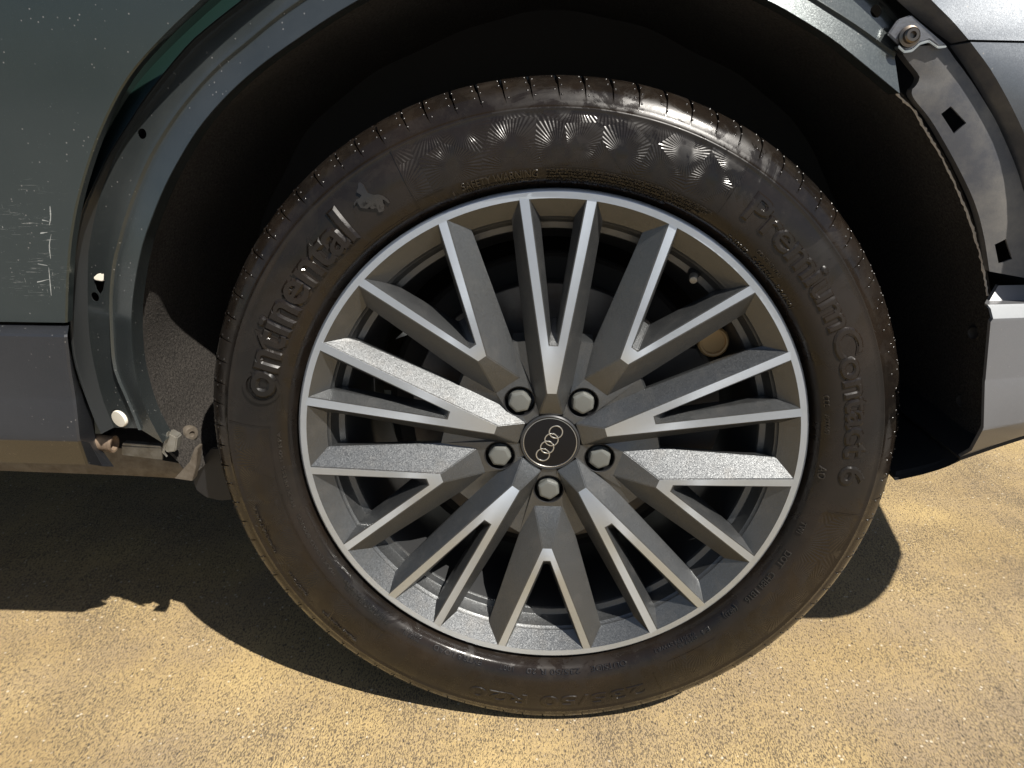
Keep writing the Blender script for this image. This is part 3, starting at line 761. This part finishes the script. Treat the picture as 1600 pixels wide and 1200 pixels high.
# ------------------------------------------------------------------ tyre
prof = [(.2655, .016), (.2670, .0125), (.2690, .0100), (.2708, .0070), (.2722, .0036), (.2734, .0004), (.2746, -.0024), (.2756, -.0046), (.2766, -.0064), (.2776, -.0078), (.28, -.0098), (.284, -.0122), (.288, -.0140), (.292, -.0152), (.297, -.0160), (.302, -.0163), (.307, -.0163), (.312, -.0159), (.317, -.0152), (.322, -.0142), (.327, -.0129), (.332, -.0113), (.3358, -.0098),
        (.3372, -.0102), (.3384, -.0100), (.3394, -.0090), (.3406, -.0072), (.3445, -.0056), (.3492, -.0034), (.3536, -.0004), (.3574, .0032), (.3607, .0080), (.3634, .0138), (.3655, .0205), (.3668, .0280), (.3674, .0380), (.3600, .0385), (.3600, .0465), (.3676, .0470), (.3686, .0700), (.3690, .0860), (.3630, .0870), (.3630, .0970), (.3690, .0980), (.3692, .1175), (.3690, .138), (.363, .139), (.363, .149), (.3688, .15), (.367, .19), (.358, .225), (.34, .243), (.31, .25), (.28, .243), (.266, .22)]
I0, I1 = 27, 38       # rows of the shoulder that carry the sipes
NP = 92; offs = [0.0, .014, .046, .06, .4, .7]
ns = NP*len(offs); V = []; F = []; fac = []; trd = []
m = len(prof)
def in_rng(a, lo, hi):
    a = (a-lo) % 360; return a <= (hi-lo) % 360
def facet(a, r_):
    if r_ < .2885 or r_ > .3355: return 0
    e = min(1, max(0, (.3365-r_)/.008))
    if in_rng(a, 60, 117): return e*min(1, max(0, (r_-.2885)/.005))
    if in_rng(a, 175.2, 231) or in_rng(a, -62, -11): return e*min(1, max(0, (r_-.2925)/.005))
    return 0
for k in range(NP):
    jig = random.uniform(-.08, .08)
    for q, of in enumerate(offs):
        a = 360*(k+of+jig)/NP
        for j, (r_, y) in enumerate(prof):
            rr = r_; yy = y; aa = a
            if I0 <= j <= I1:
                aa = a+(j-I0)*.10          # sipes lean
                if j >= 31: aa += (-.02, -.02, .05, .05, .01, 0)[q]*360/NP
                if q in (1, 2):
                    dpt = .0036*min(1, (j-I0)/3)+(.005 if j >= 32 else 0)
                    if j >= I0+1: rr -= dpt*.8; yy += dpt*.5*max(0, 1-(j-I0)/9)
            elif j > I1: aa = a+(I1-I0)*.10
            z = rr*math.sin(R(aa)); x = rr*math.cos(R(aa))
            if z < -ZC+.0004:            # flattened contact patch
                over = -ZC+.0004-z; z = -ZC+.0004
            # slight sidewall bulge above the contact patch
            lowf = max(0, (-z-.27)/.1)
            if j < 30: yy -= .004*lowf*math.exp(-(x/.12)**2)*max(0, min(1, (r_-.27)/.03))
            V.append((x, yy, z)); fac.append(facet(aa % 360, r_)); trd.append(1.0 if j >= 27 else 0.0)
for k in range(ns):
    k2 = (k+1) % ns
    for j in range(m-1): F.append((k*m+j, k*m+j+1, k2*m+j+1, k2*m+j))
tyre = obj('tyre', V, F, M['tyre'], wheel, ang=38)
for nm, vals in (('facet', fac), ('tread', trd)):
    at = tyre.data.attributes.new(nm, 'FLOAT', 'POINT'); at.data.foreach_set('value', vals)
fix_normals(tyre)

def depth(r_):
    for (ra, ya), (rb, yb) in zip(prof[3:31], prof[4:32]):
        if ra <= r_ <= rb: return ya+(yb-ya)*(r_-ra)/max(rb-ra, 1e-6)
    return -.01
def on_wall(a, r_, h): 
    x, z = r_*math.cos(R(a)), r_*math.sin(R(a)); y = depth(r_)
    lowf = max(0, (-z-.27)/.1); y -= .004*lowf*math.exp(-(x/.12)**2)*max(0, min(1, (r_-.27)/.03))
    # outward normal of the profile
    e = .001; dr, dyy = 2*e, depth(r_+e)-depth(r_-e); L = math.hypot(dr, dyy); nr, ny = -dyy/L*-1, -dr/L
    nr = dyy/L
    rr = r_+nr*h
    return (rr*math.cos(R(a)), y+ny*h, rr*math.sin(R(a)))
def wall_mesh(name, bm, h, parent, sub=.0035, mould=False):
    """wrap a flat slab (x=angle deg, y=radius, z sign = front/back) onto the sidewall"""
    xs = [v.co.x for v in bm.verts]; ys = [v.co.y for v in bm.verts]
    for lo, hi, stp, nrm in ((min(xs), max(xs), .7, (1, 0, 0)), (min(ys), max(ys), sub, (0, 1, 0))):
        n_ = int((hi-lo)/stp)
        for i in range(1, n_+1):
            c = lo+(hi-lo)*i/(n_+1)
            bmesh.ops.bisect_plane(bm, geom=bm.verts[:]+bm.edges[:]+bm.faces[:], plane_co=Vector(nrm)*c, plane_no=nrm)
    zt = max(v.co.z for v in bm.verts)
    for v in bm.verts: v.co = on_wall(v.co.x, v.co.y, (h if v.co.z > zt-.008 else h*.35) if v.co.z > 0 else -.0008)
    bmesh.ops.recalc_face_normals(bm, faces=bm.faces)
    me = bpy.data.meshes.new(name); bm.to_mesh(me); bm.free(); me.materials.append(M['mould' if mould else 'tyre']); finish(me, 30)
    return link(name, me, parent)
def ring_text(name, txt, a0, a1, rb, rt_, h=.0008, off=0.0, bev=.03, space=1.0, step=.0035, rx=None):
    cu = bpy.data.curves.new('t', 'FONT'); cu.body = txt; cu.size = 1; cu.extrude = .5; cu.offset = off-bev*.5; cu.bevel_depth = bev; cu.bevel_resolution = 0; cu.resolution_u = 4; cu.space_character = space
    ob = bpy.data.objects.new('t', cu); COL.objects.link(ob); bpy.context.view_layer.update()
    me = bpy.data.meshes.new_from_object(ob.evaluated_get(bpy.context.evaluated_depsgraph_get()))
    bpy.data.objects.remove(ob)
    bm = bmesh.new(); bm.from_mesh(me); bmesh.ops.remove_doubles(bm, verts=bm.verts, dist=1e-5)
    xs = [v.co.x for v in bm.verts]; x0, x1 = min(xs), max(xs)
    for v in bm.verts:
        v.co.x = a0+(a1-a0)*(v.co.x-x0)/(x1-x0); yy = v.co.y
        if rx: v.co.y = rb+(rx-rb)*yy/.53 if yy < .53 else rx+(rt_-rx)*(yy-.53)/.21
        else: v.co.y = rb+(rt_-rb)*yy/.73
    return wall_mesh(name, bm, h, tyre_parent, step, name == 'moulded_text')
tyre_parent = wheel
def slab(name, poly, h, parent=None):
    """poly: list of (angle, radius)"""
    bm = bmesh.new(); f = [bm.verts.new((a, r_, 1)) for a, r_ in poly]; b = [bm.verts.new((a, r_, -1)) for a, r_ in poly]; n_ = len(poly)
    bm.faces.new(f); bm.faces.new(list(reversed(b)))
    for i in range(n_): bm.faces.new((f[i], b[i], b[(i+1) % n_], f[(i+1) % n_]))
    bmesh.ops.triangulate(bm, faces=[x for x in bm.faces if len(x.verts) > 4])
    return wall_mesh(name, bm, h, parent or wheel, .0035, name == 'sidewall_emblem')

# big raised lettering
ring_text('sidewall_lettering', 'ontinental', 168.9, 129.6, .2915, .3255, .0028, .035, .055, space=.97, rx=.3165)
cc = []
for k in range(33):
    t = R(48+264*k/32); cc.append((t, .0205))
for k in range(33):
    t = R(312-264*k/32); cc.append((t, .0168))
slab('sidewall_lettering', [(166.6-math.degrees(q*math.cos(t)*.86/.304), .3035+q*.9*math.sin(t)) for t, q in cc], .0024)
ring_text('sidewall_lettering', 'PremiumContact 6', 56.2, -4.6, .2985, .3240, .0018, .025, .05, space=.95)
ring_text('sidewall_lettering', '235/50 R20', -68, -106, .3105, .3265, .0011, .01, .03)
# rearing horse emblem
hs = [(250, 330), (270, 300), (300, 315), (345, 345), (395, 430), (440, 495), (540, 530), (640, 520), (720, 540), (800, 600), (850, 670), (820, 680), (760, 625), (715, 610), (700, 640), (745, 715), (740, 800), (715, 830), (715, 740), (640, 710), (655, 790), (640, 850), (620, 790), (600, 700), (560, 665), (470, 690), (390, 645), (330, 640), (285, 660), (300, 715), (335, 775), (305, 765), (255, 690), (240, 640), (215, 680), (195, 740), (180, 690), (225, 620), (285, 590), (320, 540), (300, 505), (250, 500), (228, 490), (225, 460), (245, 420), (250, 370)]
def wall_ang(px, py, d=-.013):
    P = PY(px, py, d); return math.degrees(math.atan2(P.z-ZC, P.x)), math.hypot(P.x, P.z-ZC)
slab('sidewall_emblem', [wall_ang(540+x/12, 260+y/12) for x, y in hs], .0018)
# small mouldings
small = [('SAFETY WARNING', 108.4, 93.9, .2805, .2866, .0008), ('SERIOUS INJURY MAY RESULT FROM', 107.9, 94.3, .2768, .2792, .0006),
         ('E-10352   5-241501   8-241501', 55.2, 35.2, .2765, .2795, .0007), ('CONTINENTAL', 49.2, 42.2, .2835, .2863, .0007),
         ('CCC', 15.0, 12.4, .2800, .2842, .0008), ('A000969', 10.8, 6.2, .2800, .2835, .0007), ('AO', -1.0, -4.0, .2792, .2852, .0010), ('TWI', -14.6, -17.6, .2795, .2840, .0008),
         ('DOT', -22.4, -26.6, .2800, .2852, .0009), ('CHB4 1B16', -28.6, -37.8, .2800, .2852, .0009), ('(4823)', -40.4, -44.2, .2790, .2832, .0009),
         ('E4', -48.6, -50.8, .2800, .2838, .0008), ('0259 48', -52.2, -57.2, .2815, .2845, .0007), ('0236194 S1WR2', -52.2, -62.8, .2775, .2803, .0007),
         ('OUTSIDE', -70, -78.6, .2785, .2832, .0008), ('235/50 R 20', -81.2, -94.2, .2790, .2836, .0008), ('100T', -97.2, -101, .2788, .2832, .0008), ('EXTRA LOAD', -105, -117.4, .2790, .2836, .0008),
         ('MADE IN', -121.2, -125.4, .2812, .2838, .0007), ('GERMANY', -120.8, -126, .2776, .2802, .0007),
         ('TREAD 2 POLYESTER 2 STEEL', -129.6, -143.4, .2822, .2846, .0007), ('SIDEWALL 2 POLYESTER', -131, -144.8, .2788, .2812, .0007),
         ('MAX LOAD 800 KG', -147, -164, .2822, .2850, .0006), ('MAX PRESS 350 KPA', -166, -184, .2832, .2858, .0006),
         ('TREADWEAR 320', -132, -141.5, .3252, .3278, .0008), ('TRACTION A', -146, -152.5, .3252, .3278, .0008), ('TEMPERATURE A', -157, -168, .3252, .3278, .0008)]
for t, a0, a1, rb, rt_, h in small: ring_text('moulded_text', t, a0, a1, rb-.0003, rt_+.0003, h*1.7, .012, .035, step=.004)
# warning triangle (outline + stroke)
slab('warning_triangle', [(111.1, .2748), (109.2, .2750), (110.1, .2852)], .0005)
ring_text('moulded_text', '!', 110.35, 110.0, .2762, .2822, .0011, 0)
# the block of tiny warning lines
words = 'DO NOT EXCEED THE MAXIMUM INFLATION PRESSURE SHOWN NEVER MOUNT ON RIM OF OTHER DIAMETER TYRE FAILURE DUE TO UNDERINFLATION OVERLOADING MISAPPLICATION EXPLOSION OF ASSEMBLY DUE TO IMPROPER MOUNTING ONLY SPECIALLY TRAINED PERSONS SHOULD MOUNT'.split()
for i in range(5):
    random.seed(20+i); t = ' '.join(random.sample(words, 9)); rb = .2851-i*.0027
    ring_text('moulded_text', t, 92.4, (60.4, 61, 62.5, 64, 69)[i], rb, rb+.0018, .0014, .015, .04, step=.004)
# raised border lines
def arcline(a0, a1, r_, wd=.0005, h=.0006):
    n_ = max(2, int(abs(a1-a0)/1.5)); up_ = [(a0+(a1-a0)*i/n_, r_+wd) for i in range(n_+1)]; dn_ = [(a0+(a1-a0)*i/n_, r_-wd) for i in range(n_, -1, -1)]
    slab('border_line', up_+dn_, h)
def radline(a, ra, rb, wd=.09, h=.0006): slab('border_line', [(a-wd, ra), (a+wd, ra), (a+wd, rb), (a-wd, rb)], h)
radline(117.1, .2758, .3375); arcline(117.1, 111.4, .2885, .0004); arcline(92.9, 59.8, .2888, .0003, .0004); radline(59.6, .2875, .335)
radline(175, .2922, .3375); arcline(175, 231, .2925); arcline(-49, -61, .2928, .0004); radline(-10.6, .2978, .335); radline(-65, .3, .33, .08)
arcline(131, 117.4, .2795, .0004)

# nubs beside every sipe (moulded pimples)
V = []; F = []
random.seed(3)
def nub(V, F, c, nrm, rr):
    q = Vector(nrm).to_track_quat('Z', 'Y'); k = len(V)
    for lv, (f, hh) in enumerate(((1, -.2), (.8, .3))):
        for i in range(6): t = i*math.pi/3; V.append(Vector(c)+q @ Vector((rr*f*math.cos(t), rr*f*math.sin(t), rr*hh)))
    V.append(Vector(c)+q @ Vector((0, 0, rr*.5)))
    for i in range(6):
        F.append((k+i, k+(i+1) % 6, k+6+(i+1) % 6, k+6+i)); F.append((k+6+i, k+6+(i+1) % 6, k+12))
for k in range(NP):
    for j, da in ((28, -.35), (29, .75), (30, -.4), (31, .8), (32, -.3), (33, .8)):
        if random.random() < .12: continue
        a = 360*(k+.03)/NP+(j-I0)*.10+da*.9; r_, y = prof[j]; r2, y2 = prof[j+1]; dr, dyy = r2-r_, y2-y; L = math.hypot(dr, dyy)
        nr, ny = dyy/L, -dr/L; z = r_*math.sin(R(a))
        if z < -ZC+.012: continue
        nub(V, F, (r_*math.cos(R(a)), y, z), (nr*math.cos(R(a)), ny, nr*math.sin(R(a))), .0013)
nb_ = obj('tread_nubs', V, F, M['mould'], wheel, ang=60); nb_['kind'] = 'stuff'

# loose grit lying on the slab
random.seed(11); V = []; F = []
for i in range(900):
    x = random.uniform(-1.1, 1.1); y = random.uniform(-.35, .9); rr = random.choice((.0006, .0008, .0008, .001, .0012, .0016))*random.uniform(.8, 1.3)
    if abs(x) < .16 and 0 < y < .25: continue
    k = len(V); a0 = random.random()*6.28; sq_ = random.uniform(.6, 1)
    for hh, f in ((-.2, .8), (.35, 1.0)):
        for q in range(5):
            t = a0+q*1.2566; jj = f*random.uniform(.8, 1.15); V.append((x+rr*jj*math.cos(t), y+rr*jj*sq_*math.sin(t), rr*hh+.0004))
    V.append((x, y, rr*random.uniform(.75, 1)+.0004))
    for q in range(5): F.append((k+q, k+(q+1) % 5, k+5+(q+1) % 5, k+5+q)); F.append((k+5+q, k+5+(q+1) % 5, k+10))
m = NT('mixed_grit'); m.set(col=m.ramp(m.noise(37, 2), [(.35, (.06, .05, .04)), (.5, (.3, .23, .14)), (.62, (.6, .52, .4))]), rough=.85)
gr = obj('grit', V, F, m.m); gr['kind'] = 'stuff'; gr['label'] = 'fine loose grit scattered over the tan concrete'; gr['category'] = 'grit'

for o in bpy.data.objects:
    if o.type == 'MESH' and o.parent is None and o.name != 'ground': print('TOP', o.name)
